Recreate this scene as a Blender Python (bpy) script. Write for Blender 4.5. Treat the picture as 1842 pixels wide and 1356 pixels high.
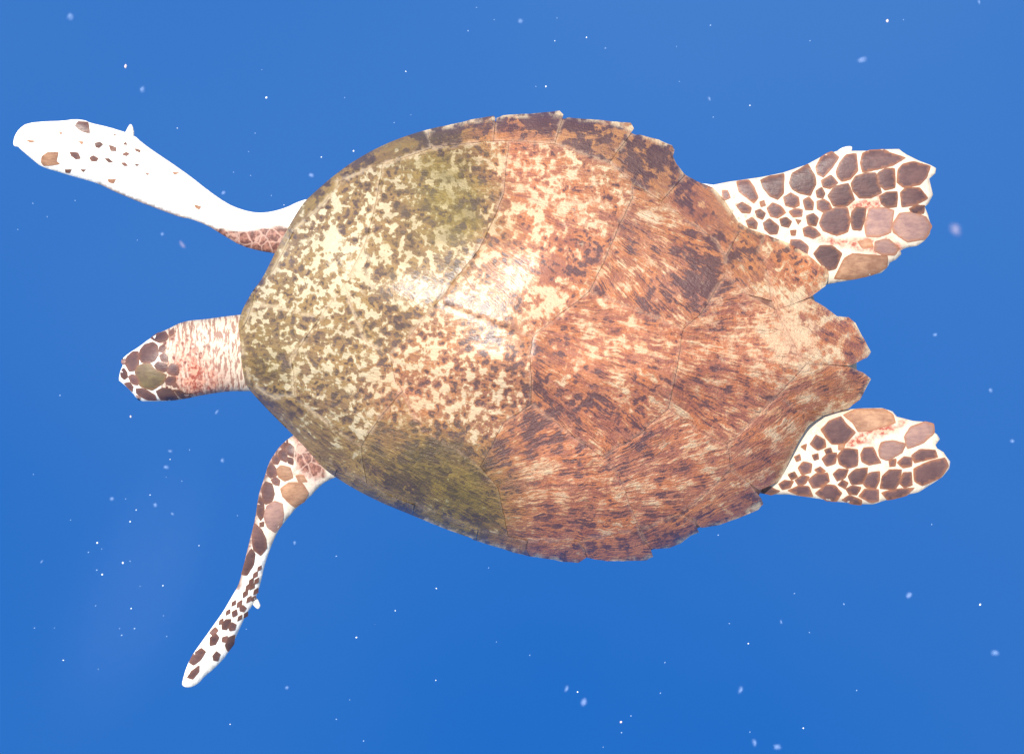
import bpy, bmesh, math, random
import numpy as np
from mathutils import Vector, geometry, noise as mnoise

random.seed(7)
for o in list(bpy.data.objects):
    bpy.data.objects.remove(o)
SC = bpy.context.scene
COL = SC.collection

# ------------------------------------------------------------------ camera, sky, sun, exposure
CAM_H = 2.2                      # metres from the lens to the level of the shell's rim
FRAME = 1.22                     # metres of water across the frame at that level
cam_d = bpy.data.cameras.new('camera')
cam = bpy.data.objects.new('camera', cam_d)
COL.objects.link(cam)
cam.location = (0, 0, CAM_H)
cam_d.sensor_width = 36
cam_d.lens = 36 * CAM_H / FRAME
cam_d.clip_start = 0.02
cam_d.clip_end = 400
SC.camera = cam

SUN_DIR = Vector((-0.25, 0.27, 0.93)).normalized()      # towards the sun
sun_elev = math.asin(SUN_DIR.z)
sun_azim = math.atan2(SUN_DIR.x, SUN_DIR.y)
world = bpy.data.worlds.new('World')
SC.world = world
world.use_nodes = True
wn = world.node_tree.nodes
bg = wn['Background']
sky = wn.new('ShaderNodeTexSky')
sky.sky_type = 'NISHITA'
sky.sun_disc = False
sky.sun_elevation = sun_elev
sky.sun_rotation = sun_azim
world.node_tree.links.new(sky.outputs[0], bg.inputs[0])
bg.inputs[1].default_value = 0.13
sun_d = bpy.data.lights.new('sun', 'SUN')
sun_d.energy = 4.4
sun_d.angle = math.radians(0.6)
sun_d.color = (1.0, 0.95, 0.86)
sun = bpy.data.objects.new('sun', sun_d)
COL.objects.link(sun)
sun.rotation_euler = SUN_DIR.to_track_quat('Z', 'Y').to_euler()
sun.location = SUN_DIR * 12
SC.view_settings.view_transform = 'Standard'
SC.view_settings.look = 'None'
SC.view_settings.exposure = 0.68
SC.view_settings.gamma = 1.0
SC.view_settings.use_curve_mapping = False
SC.cycles.max_bounces = 8
SC.cycles.volume_bounces = 1

# ------------------------------------------------------------------ helpers
K = FRAME / 1842.0


def unproject(px, py, z):
    s = K * (CAM_H - z) / CAM_H
    return ((px - 921.0) * s, (678.0 - py) * s, z)


def to_px(co):
    s = K * (CAM_H - co[2]) / CAM_H
    return co[0] / s + 921.0, 678.0 - co[1] / s


def crop(pts, ox, oy, s):
    return [(ox + x / s, oy + y / s) for x, y in pts]


def ss(a, b, x):
    t = np.clip((np.asarray(x, float) - a) / (b - a), 0, 1)
    return t * t * (3 - 2 * t)


def chaikin(p, n=1, c=.25):
    for _ in range(n):
        q = []
        for i in range(len(p)):
            a, b = p[i], p[(i + 1) % len(p)]
            q.append((a[0] * (1 - c) + b[0] * c, a[1] * (1 - c) + b[1] * c))
            q.append((a[0] * c + b[0] * (1 - c), a[1] * c + b[1] * (1 - c)))
        p = q
    return p


def densify(p, step):
    out = []
    for i in range(len(p)):
        a, b = p[i], p[(i + 1) % len(p)]
        d = math.hypot(b[0] - a[0], b[1] - a[1])
        n = max(1, int(round(d / step)))
        for k in range(n):
            t = k / n
            out.append((a[0] + (b[0] - a[0]) * t, a[1] + (b[1] - a[1]) * t))
    return out


def area(p):
    return 0.5 * sum(p[i][0] * p[(i + 1) % len(p)][1] - p[(i + 1) % len(p)][0] * p[i][1] for i in range(len(p)))


def offset(p, d):
    """Grow (d > 0) or shrink a closed outline."""
    sgn = 1 if area(p) > 0 else -1
    out, n = [], len(p)
    for i in range(n):
        a, b = p[i - 1], p[(i + 1) % n]
        tx, ty = b[0] - a[0], b[1] - a[1]
        L = math.hypot(tx, ty) or 1
        out.append((p[i][0] + sgn * ty / L * d, p[i][1] - sgn * tx / L * d))
    return out


def jitter(p, amp, f=0.11):
    out = []
    for x, y in p:
        v = mnoise.noise_vector(Vector((x * f, y * f, 3.3)))
        w = mnoise.noise_vector(Vector((x * f * .3, y * f * .3, 8.1)))
        out.append((x + amp * (v.x + 1.2 * w.x), y + amp * (v.y + 1.2 * w.y)))
    return out


def inside(px, py, poly):
    px, py = np.asarray(px, float), np.asarray(py, float)
    r = np.zeros(px.shape, bool)
    n = len(poly)
    for i in range(n):
        x0, y0 = poly[i]
        x1, y1 = poly[(i + 1) % n]
        if y0 == y1:
            continue
        c = ((y0 > py) != (y1 > py)) & (px < (x1 - x0) * (py - y0) / (y1 - y0) + x0)
        r ^= c
    return r


def dist_to(px, py, poly, closed=True):
    px, py = np.asarray(px, float), np.asarray(py, float)
    d = np.full(px.shape, 1e9)
    n = len(poly)
    for i in range(n if closed else n - 1):
        x0, y0 = poly[i]
        x1, y1 = poly[(i + 1) % n]
        dx, dy = x1 - x0, y1 - y0
        L = dx * dx + dy * dy
        if L == 0:
            continue
        t = np.clip(((px - x0) * dx + (py - y0) * dy) / L, 0, 1)
        d = np.minimum(d, np.hypot(px - x0 - t * dx, py - y0 - t * dy))
    return d


class Swell:
    """u solves a membrane problem over an outline (0 on the edge): sqrt(2u) is a round cross-section."""

    def __init__(self, poly, res):
        xs, ys = [p[0] for p in poly], [p[1] for p in poly]
        self.x0, self.y0 = min(xs) - 3 * res, min(ys) - 3 * res
        w, h = max(xs) - self.x0 + 3 * res, max(ys) - self.y0 + 3 * res
        u = None
        for r in (res * 8, res * 4, res * 2, res):
            nx, ny = int(w / r) + 2, int(h / r) + 2
            gx, gy = np.meshgrid(self.x0 + np.arange(nx) * r, self.y0 + np.arange(ny) * r)
            m = inside(gx, gy, poly)
            if u is None:
                v = np.zeros((ny, nx))
            else:
                v = self._samp(u, rp, gx, gy)
            v = v * m
            for _ in range(500 if r > res else 250):
                s = np.zeros_like(v)
                s[1:-1, 1:-1] = 0.25 * (v[:-2, 1:-1] + v[2:, 1:-1] + v[1:-1, :-2] + v[1:-1, 2:] + r * r)
                v = s * m
            u, rp = v, r
        self.u, self.r = u, res

    def _samp(self, u, r, px, py):
        fx, fy = (np.asarray(px, float) - self.x0) / r, (np.asarray(py, float) - self.y0) / r
        fx = np.clip(fx, 0, u.shape[1] - 1.001)
        fy = np.clip(fy, 0, u.shape[0] - 1.001)
        i, j = fx.astype(int), fy.astype(int)
        a, b = fx - i, fy - j
        return (u[j, i] * (1 - a) * (1 - b) + u[j, i + 1] * a * (1 - b) + u[j + 1, i] * (1 - a) * b + u[j + 1, i + 1] * a * b)

    def __call__(self, px, py):
        return np.maximum(self._samp(self.u, self.r, px, py), 0)


def fill(poly, step, gap=0.55):
    """Triangulate an outline with a field of inner points; returns points, triangles, count of edge points."""
    xs, ys = [p[0] for p in poly], [p[1] for p in poly]
    gx, gy = [], []
    row, y = 0, min(ys)
    while y < max(ys):
        x = min(xs) + (step * .5 if row % 2 else 0)
        while x < max(xs):
            gx.append(x)
            gy.append(y)
            x += step
        y += step * .866
        row += 1
    gx, gy = np.array(gx), np.array(gy)
    if len(gx):
        k = inside(gx, gy, poly)
        gx, gy = gx[k], gy[k]
    if len(gx):
        k = dist_to(gx, gy, poly) > step * gap
        gx, gy = gx[k], gy[k]
    pts = [Vector(p) for p in poly] + [Vector((a, b)) for a, b in zip(gx, gy)]
    v, e, f, ov, oe, of = geometry.delaunay_2d_cdt(pts, [], [list(range(len(poly)))], 1, 1e-4)
    return np.array([(a.x, a.y) for a in v]), [list(t) for t in f]


def solid(pts, tris, ztop, zbot, split=False):
    """Closed solid between two height arrays over the same triangulation."""
    n = len(pts)
    verts = [unproject(p[0], p[1], z) for p, z in zip(pts, ztop)] + [unproject(p[0], p[1], z) for p, z in zip(pts, zbot)]
    faces, edges = [], {}
    for t in tris:
        # image y runs down: make the top face point up
        a = (pts[t[1]][0] - pts[t[0]][0]) * (pts[t[2]][1] - pts[t[0]][1]) - (pts[t[2]][0] - pts[t[0]][0]) * (pts[t[1]][1] - pts[t[0]][1])
        t = list(t) if a < 0 else list(reversed(t))
        faces.append(t)
        faces.append([i + n for i in reversed(t)])
        for i in range(3):
            e = (t[i], t[(i + 1) % 3])
            if (e[1], e[0]) in edges:
                del edges[(e[1], e[0])]
            else:
                edges[e] = 1
    if split:
        ring = {}
        for a, b in edges:
            for k in (a, b, a + n, b + n):
                if k not in ring:
                    ring[k] = len(verts)
                    verts.append(verts[k])
            faces.append([ring[b], ring[a], ring[a + n], ring[b + n]])
        return verts, faces, list(ring)
    for a, b in edges:
        faces.append([b, a, a + n, b + n])
    return verts, faces


def link(name, mesh, mat, parent=None, smooth=True):
    o = bpy.data.objects.new(name, mesh)
    COL.objects.link(o)
    if mat:
        mesh.materials.append(mat)
    if parent:
        o.parent = parent
    if smooth:
        mesh.polygons.foreach_set('use_smooth', [True] * len(mesh.polygons))
    return o


def mesh_of(name, verts, faces):
    m = bpy.data.meshes.new(name)
    m.from_pydata(verts, [], faces)
    m.update()
    return m


def tag(o, label=None, cat=None, group=None, kind=None):
    for k, v in (('label', label), ('category', cat), ('group', group), ('kind', kind)):
        if v:
            o[k] = v
    return o


# ------------------------------------------------------------------ node helpers
class Nodes:
    def __init__(self, name):
        self.mat = bpy.data.materials.new(name)
        self.mat.use_nodes = True
        self.t = self.mat.node_tree
        self.bsdf = self.t.nodes['Principled BSDF']
        self.out = self.t.nodes['Material Output']

    def put(self, sock, v):
        if isinstance(v, bpy.types.NodeSocket):
            self.t.links.new(v, sock)
        elif isinstance(v, (tuple, list)) and len(v) == 3 and sock.type == 'RGBA':
            sock.default_value = (*v, 1)
        else:
            sock.default_value = v

    def n(self, kind, **kw):
        return self._set(self.t.nodes.new('ShaderNode' + kind), kw)

    def _set(self, node, kw):
        for k, v in kw.items():
            setattr(node, k, v)
        return node

    def math(self, op, a, b=None, c=None, clamp=False):
        m = self.n('Math', operation=op, use_clamp=clamp)
        for i, v in enumerate((a, b, c)):
            if v is not None:
                self.put(m.inputs[i], v)
        return m.outputs[0]

    def add(self, a, b): return self.math('ADD', a, b)
    def sub(self, a, b): return self.math('SUBTRACT', a, b)
    def mul(self, a, b): return self.math('MULTIPLY', a, b)

    def step(self, lo, hi, x):
        m = self.n('MapRange', interpolation_type='SMOOTHSTEP')
        self.put(m.inputs[0], x)
        self.put(m.inputs[1], lo)
        self.put(m.inputs[2], hi)
        m.inputs[3].default_value = 0
        m.inputs[4].default_value = 1
        return m.outputs[0]

    def mix(self, f, a, b, blend='MIX'):
        m = self.n('Mix', data_type='RGBA', blend_type=blend)
        self.put(m.inputs[0], f)
        self.put(m.inputs[6], a)
        self.put(m.inputs[7], b)
        return m.outputs[2]

    def mixf(self, f, a, b):
        m = self.n('Mix', data_type='FLOAT')
        self.put(m.inputs[0], f)
        self.put(m.inputs[2], a)
        self.put(m.inputs[3], b)
        return m.outputs[0]

    def uv(self, name):
        return self.n('UVMap', uv_map=name).outputs[0]

    def attr(self, name):
        a = self.n('Attribute', attribute_name=name)
        s = self.n('SeparateColor')
        self.t.links.new(a.outputs['Color'], s.inputs[0])
        return s.outputs[0], s.outputs[1], s.outputs[2], a.outputs['Alpha']

    def scale(self, vec, s, off=(0, 0, 0)):
        m = self.n('Mapping')
        self.put(m.inputs[0], vec)
        m.inputs[3].default_value = s if isinstance(s, tuple) else (s, s, s)
        m.inputs[1].default_value = off
        return m.outputs[0]

    def noise(self, vec, scale, detail=4, rough=.55, distort=0, color=False):
        m = self.n('TexNoise')
        self.put(m.inputs['Vector'], vec)
        m.inputs['Scale'].default_value = scale
        m.inputs['Detail'].default_value = detail
        m.inputs['Roughness'].default_value = rough
        m.inputs['Distortion'].default_value = distort
        return m.outputs[1 if color else 0]

    def warp(self, vec, amount, scale):
        c = self.noise(vec, scale, 3, .6, color=True)
        a = self.n('VectorMath', operation='MULTIPLY_ADD')
        self.put(a.inputs[0], c)
        a.inputs[1].default_value = (amount,) * 3
        self.put(a.inputs[2], vec)
        return a.outputs[0]

    def voronoi(self, vec, scale, feature='F1', smooth=.3, rand=1.0):
        m = self.n('TexVoronoi', feature=feature)
        self.put(m.inputs['Vector'], vec)
        m.inputs['Scale'].default_value = scale
        m.inputs['Randomness'].default_value = rand
        if feature == 'SMOOTH_F1':
            m.inputs['Smoothness'].default_value = smooth
        return m.outputs[0]

    def bump(self, h, strength, dist, normal=None):
        b = self.n('Bump')
        self.put(b.inputs['Height'], h)
        b.inputs['Strength'].default_value = strength
        b.inputs['Distance'].default_value = dist
        if normal is not None:
            self.put(b.inputs['Normal'], normal)
        return b.outputs[0]

    def done(self, color, rough=.5, spec=.4, normal=None):
        self.put(self.bsdf.inputs['Base Color'], color)
        self.put(self.bsdf.inputs['Roughness'], rough)
        self.put(self.bsdf.inputs['Specular IOR Level'], spec)
        if normal is not None:
            self.put(self.bsdf.inputs['Normal'], normal)
        return self.mat


# ------------------------------------------------------------------ materials
def scute_material():
    N = Nodes('shell_keratin')
    px, gr = N.uv('Px'), N.uv('Grow')
    green, red, pale, streak = N.attr('ZoneA')
    edge, dark, seam, rnd = N.attr('ZoneB')
    big = N.noise(px, 1.2, 3, .6)
    mid = N.noise(px, 3.4, 4, .6)
    w1 = N.warp(N.warp(px, .26, 2.6), .10, 9.0)
    # mottling: small lobes of dark that run together and leave star-shaped pale flecks between them
    v1 = N.voronoi(w1, 6.2, 'SMOOTH_F1', .10)
    v2 = N.voronoi(N.warp(px, .09, 11.0), 10.0, 'SMOOTH_F1', .10)
    fr = N.add(N.mul(N.noise(w1, 7.6, 6, .68), .66), N.mul(N.noise(px, 24.0, 4, .7), .34))
    spot = N.sub(N.add(N.add(N.mul(v1, .40), N.mul(v2, .30)), N.mul(fr, .80)), .17)
    # long fine streaks that follow the growth of the plate
    gw = N.warp(N.warp(gr, .20, 1.4), .045, 8.0)
    st1 = N.noise(N.scale(gw, (1.1, 8.0, 1)), 1.5, 6, .68)
    st2 = N.noise(N.scale(gw, (2.2, 24.0, 1)), 1.5, 4, .66)
    st3 = N.noise(N.scale(gw, (9.0, 26.0, 1)), 1.0, 4, .66)
    stv = N.add(N.add(N.mul(st1, .50), N.mul(st2, .42)), N.mul(st3, .22))
    stv = N.sub(stv, .07)
    wst = N.math('ADD', streak, N.mul(N.sub(N.noise(px, 1.9, 3, .6), .5), 1.2), clamp=True)
    wst = N.step(.22, .78, wst)
    f = N.mixf(wst, spot, stv)
    bal = N.add(N.add(N.mul(dark, -.12), N.mul(pale, .10)), N.mul(N.sub(big, .5), .40))
    bal = N.add(bal, N.mul(N.sub(mid, .5), .46))
    f = N.mixf(N.mul(rnd, .6), f, .47)
    f = N.add(f, N.sub(bal, N.mul(N.sub(1.0, red), .024)))
    is_dark = N.step(.488, .440, f)
    is_pale = N.step(N.add(.555, N.mul(N.sub(1.0, red), .028)), N.add(.600, N.mul(N.sub(1.0, red), .022)), f)
    is_fleck = N.step(.628, .645, f)
    # pigments
    d0 = N.mix(N.step(.38, .62, N.noise(px, 3.3, 4)), (.072, .040, .033), (.118, .068, .052))
    d0 = N.mix(N.mul(red, .75), d0, (.150, .055, .050))
    d0 = N.mix(N.mul(green, .6), d0, (.070, .050, .013))
    hue = N.step(.38, .62, N.noise(N.scale(gw, (.8, 4.0, 1)), 1.7, 6, .66))
    hue2 = N.step(.42, .60, N.noise(px, 2.2, 5, .62))
    m_rear = N.mix(hue, (.310, .090, .054), (.54, .165, .058))
    m_rear = N.mix(N.mul(hue2, .35), m_rear, (.44, .175, .110))
    m_front = N.mix(hue, (.205, .118, .058), (.310, .188, .070))
    m0 = N.mix(red, m_front, m_rear)
    m0 = N.mix(N.mul(green, .85), m0, N.mix(hue, (.115, .078, .018), (.210, .145, .026)))
    p_front = N.mix(hue2, (.36, .245, .095), (.44, .32, .155))
    p_rear = N.mix(hue, (.62, .260, .115), (.64, .36, .205))
    p0 = N.mix(red, p_front, p_rear)
    p0 = N.mix(N.mul(green, .8), p0, (.22, .18, .045))
    fl = N.mix(red, (.60, .51, .34), (.64, .42, .24))
    c = N.mix(is_dark, m0, d0)
    c = N.mix(is_pale, c, p0)
    c = N.mix(N.mul(is_fleck, N.sub(1.0, N.mul(green, .7))), c, fl)
    halo = N.step(.016, .004, N.math('ABSOLUTE', N.sub(f, .612)))
    c = N.mix(N.mul(halo, N.mul(N.sub(1.0, wst), .55)), c, d0)
    # broken, almost white highlight painted into the plate colour
    highlight = N.mul(N.step(.40, .90, N.add(N.mul(pale, .8), N.mul(N.sub(N.add(mid, fr), 1.0), 1.9))), .8)
    c = N.mix(highlight, c, N.mix(red, (.60, .51, .34), (.68, .43, .25)))
    # thin algal film with soft edges
    film = N.mul(green, N.step(.34, .62, N.noise(N.scale(gw, (1.0, 2.4, 1)), 1.9, 5, .62)))
    c = N.mix(N.mul(film, .62), c, N.mix(hue2, (.110, .076, .018), (.215, .145, .028)))
    fine = N.add(.60, N.mul(N.add(N.mul(N.noise(px, 30, 4, .7), .5), N.mul(N.noise(N.scale(gw, (4, 40, 1)), 1.6, 3, .65), .5)), .80))
    hsv = N.n('HueSaturation')
    N.put(hsv.inputs['Value'], fine)
    N.put(hsv.inputs['Color'], c)
    c = hsv.outputs[0]
    # thin dark growth lines
    gl = N.noise(N.scale(gw, (.7, 12.0, 1)), 2.2, 4, .55)
    line = N.step(.026, .006, N.math('ABSOLUTE', N.sub(gl, .52)))
    c = N.mix(N.mul(N.mul(line, N.add(.12, N.mul(wst, .6))), N.step(.45, .6, N.noise(px, 2.4, 3))), c, (.085, .034, .024))
    # pale rim of each plate and pale growth line on the seam
    rim = N.mul(edge, N.mul(N.step(.40, .56, N.noise(px, 5, 3)), .85))
    c = N.mix(rim, c, (.74, .56, .33))
    sl = N.mul(seam, N.step(.40, .52, N.noise(px, 4.5, 3)))
    c = N.mix(N.mul(sl, N.sub(.80, N.mul(red, .25))), c, N.mix(red, (.56, .43, .26), (.50, .24, .15)))
    h = N.add(N.mul(stv, .8), N.mul(N.noise(px, 16, 5, .68), .6))
    h = N.add(h, N.mul(f, .35))
    nb = N.bump(h, .75, .0055)
    rough = N.mixf(is_dark, .42, .30)
    N.bsdf.inputs['Coat Weight'].default_value = .5
    N.bsdf.inputs['Coat Roughness'].default_value = .25
    N.bsdf.inputs['Coat IOR'].default_value = 1.45
    N.put(N.bsdf.inputs['Coat Normal'], N.bump(h, .16, .003))
    return N.done(c, rough, .5, nb)


def base_shell_material():
    N = Nodes('shell_seam')
    px = N.n('TexCoord').outputs['Object']
    c = N.mix(N.step(.35, .65, N.noise(px, 45, 4)), (.16, .070, .05), (.40, .23, .15))
    return N.done(c, .6, .3)


def skin_material():
    N = Nodes('turtle_skin')
    px = N.uv('Px')
    brown, red, wrinkle, spot = N.attr('Skin')
    shell_side, folds, b3, b4 = N.attr('SkinB')
    base = N.mix(N.step(.35, .7, N.noise(px, 3.2, 4)), (.86, .80, .68), (.88, .85, .79))
    base = N.mix(N.mul(shell_side, .8), base, (.50, .37, .26))
    base = N.mix(N.mul(folds, N.add(.45, N.mul(N.noise(px, 7, 4, .65), .7))), base, (.60, .47, .33))
    wv = N.scale(N.warp(px, .13, 3.0), (21.0, 5.0, 1))
    wn = N.noise(wv, 1.0, 4, .6)
    creases = N.step(.505, .455, wn)
    c = N.mix(N.mul(N.mul(creases, wrinkle), .75), base, (.20, .075, .05))
    dots = N.step(.36, .24, N.voronoi(N.warp(px, .07, 9), 9.5))
    c = N.mix(N.mul(dots, spot), c, (.13, .05, .042))
    rc = N.mix(N.step(.44, .56, N.noise(px, 11, 4, .65)), (.62, .30, .20), (.30, .075, .048))
    c = N.mix(N.math('MULTIPLY', red, N.step(.25, .6, N.noise(px, 5, 4)), clamp=True), c, rc)
    lines = N.step(.10, .02, N.voronoi(N.warp(px, .1, 6), 5.0, 'DISTANCE_TO_EDGE'))
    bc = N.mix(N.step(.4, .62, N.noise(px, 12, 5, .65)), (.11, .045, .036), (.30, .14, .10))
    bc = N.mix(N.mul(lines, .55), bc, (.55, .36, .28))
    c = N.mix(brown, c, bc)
    h = N.add(N.mul(wn, N.add(.15, wrinkle)), N.mul(N.noise(px, 15, 5, .65), .35))
    nb = N.bump(h, .5, .0035)
    return N.done(c, .5, .3, nb)


def scale_material(name, a, b, streaks=3.0):
    N = Nodes(name)
    co = N.n('TexCoord').outputs['Object']
    inf = N.n('ObjectInfo').outputs['Random']
    off = N.n('VectorMath', operation='ADD')
    N.put(off.inputs[0], co)
    N.put(off.inputs[1], inf)
    n1 = N.noise(off.outputs[0], 60, 5, .62)
    n2 = N.noise(N.scale(off.outputs[0], (1, streaks, 1)), 90, 4, .6)
    f = N.step(.34, .68, N.add(N.mul(n1, .6), N.mul(n2, .4)))
    c = N.mix(f, a, b)
    rim, core, z1, z2 = N.attr('Rim')
    c = N.mix(N.mul(rim, .8), c, (.30, .115, .045))
    c = N.mix(N.mul(core, N.mul(n1, .55)), c, (.16, .095, .085))
    hsv = N.n('HueSaturation')
    N.put(hsv.inputs['Value'], N.add(.78, N.mul(inf, .42)))
    N.put(hsv.inputs['Color'], c)
    nb = N.bump(N.add(n1, n2), .4, .0015)
    return N.done(hsv.outputs[0], .42, .4, nb)


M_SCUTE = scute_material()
M_BASE = base_shell_material()
M_SKIN = skin_material()
M_SCALE = scale_material('scale_dark_brown', (.066, .034, .034), (.115, .056, .050))
M_SCALE_PALE = scale_material('scale_mauve_worn', (.20, .115, .105), (.34, .20, .15))
M_SCALE_TAN = scale_material('scale_tan', (.24, .115, .065), (.48, .27, .15))
M_SCALE_OLIVE = scale_material('scale_olive_film', (.075, .050, .032), (.135, .105, .042))

_n = Nodes('wet_dark_eye')
M_EYE = _n.done((.012, .008, .007), .08, .6)
_n = Nodes('claw_horn')
M_CLAW = _n.done((.80, .74, .62), .4, .4)

# ------------------------------------------------------------------ water under and around the animal
def water_material():
    N = Nodes('deep_blue_water')
    co = N.n('TexCoord').outputs['Object']
    a = N.noise(co, .036, 3, .5)
    b = N.noise(co, .16, 4, .55)
    haze = N.attr('HazeTint')[0]
    f = N.math('ADD', haze, N.mul(N.sub(N.add(N.mul(a, .6), N.mul(b, .4)), .5), .55), clamp=True)
    c = N.mix(f, (.0030, .055, .212), (.0225, .081, .226))
    return N.done(c, 1.0, 0.0)


def build_water():
    n, half = 120, 180.0
    verts, faces = [], []
    for j in range(n + 1):
        for i in range(n + 1):
            u, v = (i / n * 2 - 1), (j / n * 2 - 1)
            x, y = half * u * abs(u) ** 1.2, half * v * abs(v) ** 1.2
            r2 = x * x + y * y
            z = -40.0 + .6 * mnoise.noise(Vector((x * .04, y * .04, 0)))
            verts.append((x, y, z))
    for j in range(n):
        for i in range(n):
            k = j * (n + 1) + i
            faces.append((k, k + 1, k + n + 2, k + n + 1))
    me = mesh_of('water', verts, faces)
    # backscatter haze painted into the water colour, stronger towards the north-east
    haze = [.56 + .42 * math.tanh((.027 * x + .096 * y) / 1.3) + .30 * mnoise.noise(Vector((x * .08 + 4, y * .08, 2))) for x, y, z in verts]
    at = me.attributes.new('HazeTint', 'FLOAT_COLOR', 'POINT')
    at.data.foreach_set('color', np.repeat(np.clip(np.array(haze, np.float32), 0, 1), 4))
    o = link('water', me, water_material())
    return tag(o, 'deep clear blue water below the turtle', kind='structure')


build_water()

# ------------------------------------------------------------------ outlines (pixels of a 1842 x 1356 frame, unprojected to real depth)
SHELL = [(427, 600), (431, 565), (455, 522), (470, 505), (497, 450), (512, 420), (540, 372), (555, 355), (600, 316), (640, 287), (690, 260), (740, 241), (790, 228),
         (850, 215), (920, 206), (1010, 203), (1080, 213), (1140, 230), (1213, 266), (1232, 306), (1285, 338), (1330, 396), (1380, 418), (1455, 456), (1490, 482),
         (1484, 515), (1500, 560), (1540, 578), (1566, 632), (1568, 684), (1545, 722), (1520, 736), (1460, 760), (1425, 830), (1400, 866), (1372, 906), (1333, 931),
         (1256, 957), (1174, 1001), (1110, 1010), (1040, 1012), (952, 999), (854, 970), (800, 951), (740, 926), (690, 906), (640, 881), (600, 856), (580, 841),
         (545, 800), (510, 765), (480, 735), (455, 708), (440, 690), (429, 650), (426, 625)]
UNDER = crop([(72, 240), (80, 200), (105, 160), (150, 128), (260, 118), (350, 116), (410, 106), (470, 112), (500, 128), (600, 150), (690, 178), (740, 195), (790, 240),
              (860, 290), (950, 350), (1050, 420), (1150, 500), (1250, 570), (1330, 605), (1420, 625), (1500, 618), (1580, 595), (1640, 565), (1700, 545), (1860, 560),
              (1980, 760), (1800, 960), (1600, 870), (1510, 845), (1440, 835), (1330, 805), (1230, 745), (1150, 695), (1050, 655), (1000, 650), (880, 605), (760, 560),
              (640, 510), (540, 460), (430, 430), (330, 400), (230, 370), (180, 330), (110, 270), (100, 258), (78, 256)], 0, 180, 3.07)
HEAD = crop([(1125, 210), (1000, 225), (860, 245), (730, 255), (650, 275), (600, 300), (540, 330), (480, 355), (400, 405), (300, 480), (240, 515), (175, 570), (172, 590),
             (188, 615), (165, 660), (150, 735), (160, 750), (200, 780), (270, 850), (290, 880), (340, 912), (380, 912), (500, 912), (640, 900), (700, 890), (790, 870),
             (900, 850), (1050, 830), (1180, 830), (1400, 830), (1560, 760), (1600, 520), (1520, 300), (1380, 215), (1250, 200)], 180, 520, 4.52)
ARM = crop([(645, 80), (610, 110), (580, 150), (550, 200), (530, 270), (505, 340), (495, 400), (485, 470), (465, 550), (440, 650), (420, 740), (400, 800), (370, 850),
            (330, 920), (280, 990), (230, 1060), (180, 1130), (150, 1190), (130, 1260), (128, 1280), (150, 1291), (180, 1287), (210, 1270), (240, 1235), (290, 1195),
            (350, 1130), (380, 1070), (420, 980), (450, 920), (475, 885), (492, 845), (510, 790), (530, 700), (560, 610), (595, 530), (640, 470), (690, 410), (750, 365),
            (790, 320), (830, 285), (920, 250), (980, 120), (900, -40), (740, -10), (690, 50)], 280, 760, 2.711)
HIND_A = crop([(40, 400), (160, 415), (260, 395), (330, 385), (470, 365), (620, 335), (780, 280), (900, 215), (1000, 185), (1075, 190), (1180, 190), (1300, 180), (1390, 178),
               (1410, 195), (1440, 215), (1520, 255), (1600, 285), (1635, 305), (1630, 340), (1590, 375), (1600, 420), (1615, 480), (1585, 540), (1560, 560), (1580, 610),
               (1600, 680), (1595, 740), (1560, 785), (1510, 820), (1440, 832), (1400, 850), (1405, 875), (1370, 910), (1330, 930), (1310, 965), (1270, 1000), (1180, 1020),
               (1080, 1045), (960, 1065), (890, 1080), (700, 1090), (400, 1000), (100, 900), (-120, 700), (-150, 480)], 1240, 220, 3.684)
HIND_B = crop([(380, 1175), (480, 1192), (580, 1192), (720, 1212), (860, 1234), (1000, 1248), (1065, 1250), (1150, 1222), (1280, 1190), (1330, 1180), (1410, 1130), (1470, 1090),
               (1510, 1040), (1515, 1000), (1495, 975), (1475, 945), (1440, 925), (1430, 905), (1455, 870), (1440, 845), (1420, 830), (1418, 795), (1390, 772), (1300, 765),
               (1205, 740), (1180, 710), (1120, 690), (1000, 692), (900, 700), (800, 690), (600, 640), (300, 680), (120, 820), (120, 1000), (260, 1120)], 1240, 520, 3.229)

# ------------------------------------------------------------------ the dome of the shell
SW_SHELL = Swell(offset(densify(chaikin(SHELL, 1), 12), 3.5), 5)
U_MAX = SW_SHELL.u.max()
MID = [(425, 640), (600, 648), (900, 665), (1200, 672), (1450, 656), (1570, 662)]


def rim_z(px, py):
    return 0.085 * (678 - py) * K + 0.03 * (921 - px) * K


def dome(px, py):
    px, py = np.asarray(px, float), np.asarray(py, float)
    u = np.clip(SW_SHELL(px, py) / U_MAX, 0, 1)
    flat = ss(700, 1350, px) * .5 + ss(560, 260, py) * .45
    p = .50 + .48 * np.clip(flat, 0, 1)
    h = .175 * u ** p
    my = np.interp(px, [m[0] for m in MID], [m[1] for m in MID])
    d = (py - my) / 46.0
    h = h + .010 * np.exp(-d * d) * ss(480, 1000, px) * ss(0, .12, u)
    # faint unevenness of the bone under the plates
    h = h + .0022 * (np.sin(px * .021 + py * .013) + np.sin(py * .027 - px * .011 + 1.3)) * ss(0, .1, u)
    return rim_z(px, py) + h


# ------------------------------------------------------------------ root of the animal
root = bpy.data.objects.new('sea_turtle', None)
COL.objects.link(root)
root.empty_display_size = .1
tag(root, 'brown and cream sea turtle gliding through open blue water, seen from above', 'turtle')

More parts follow.
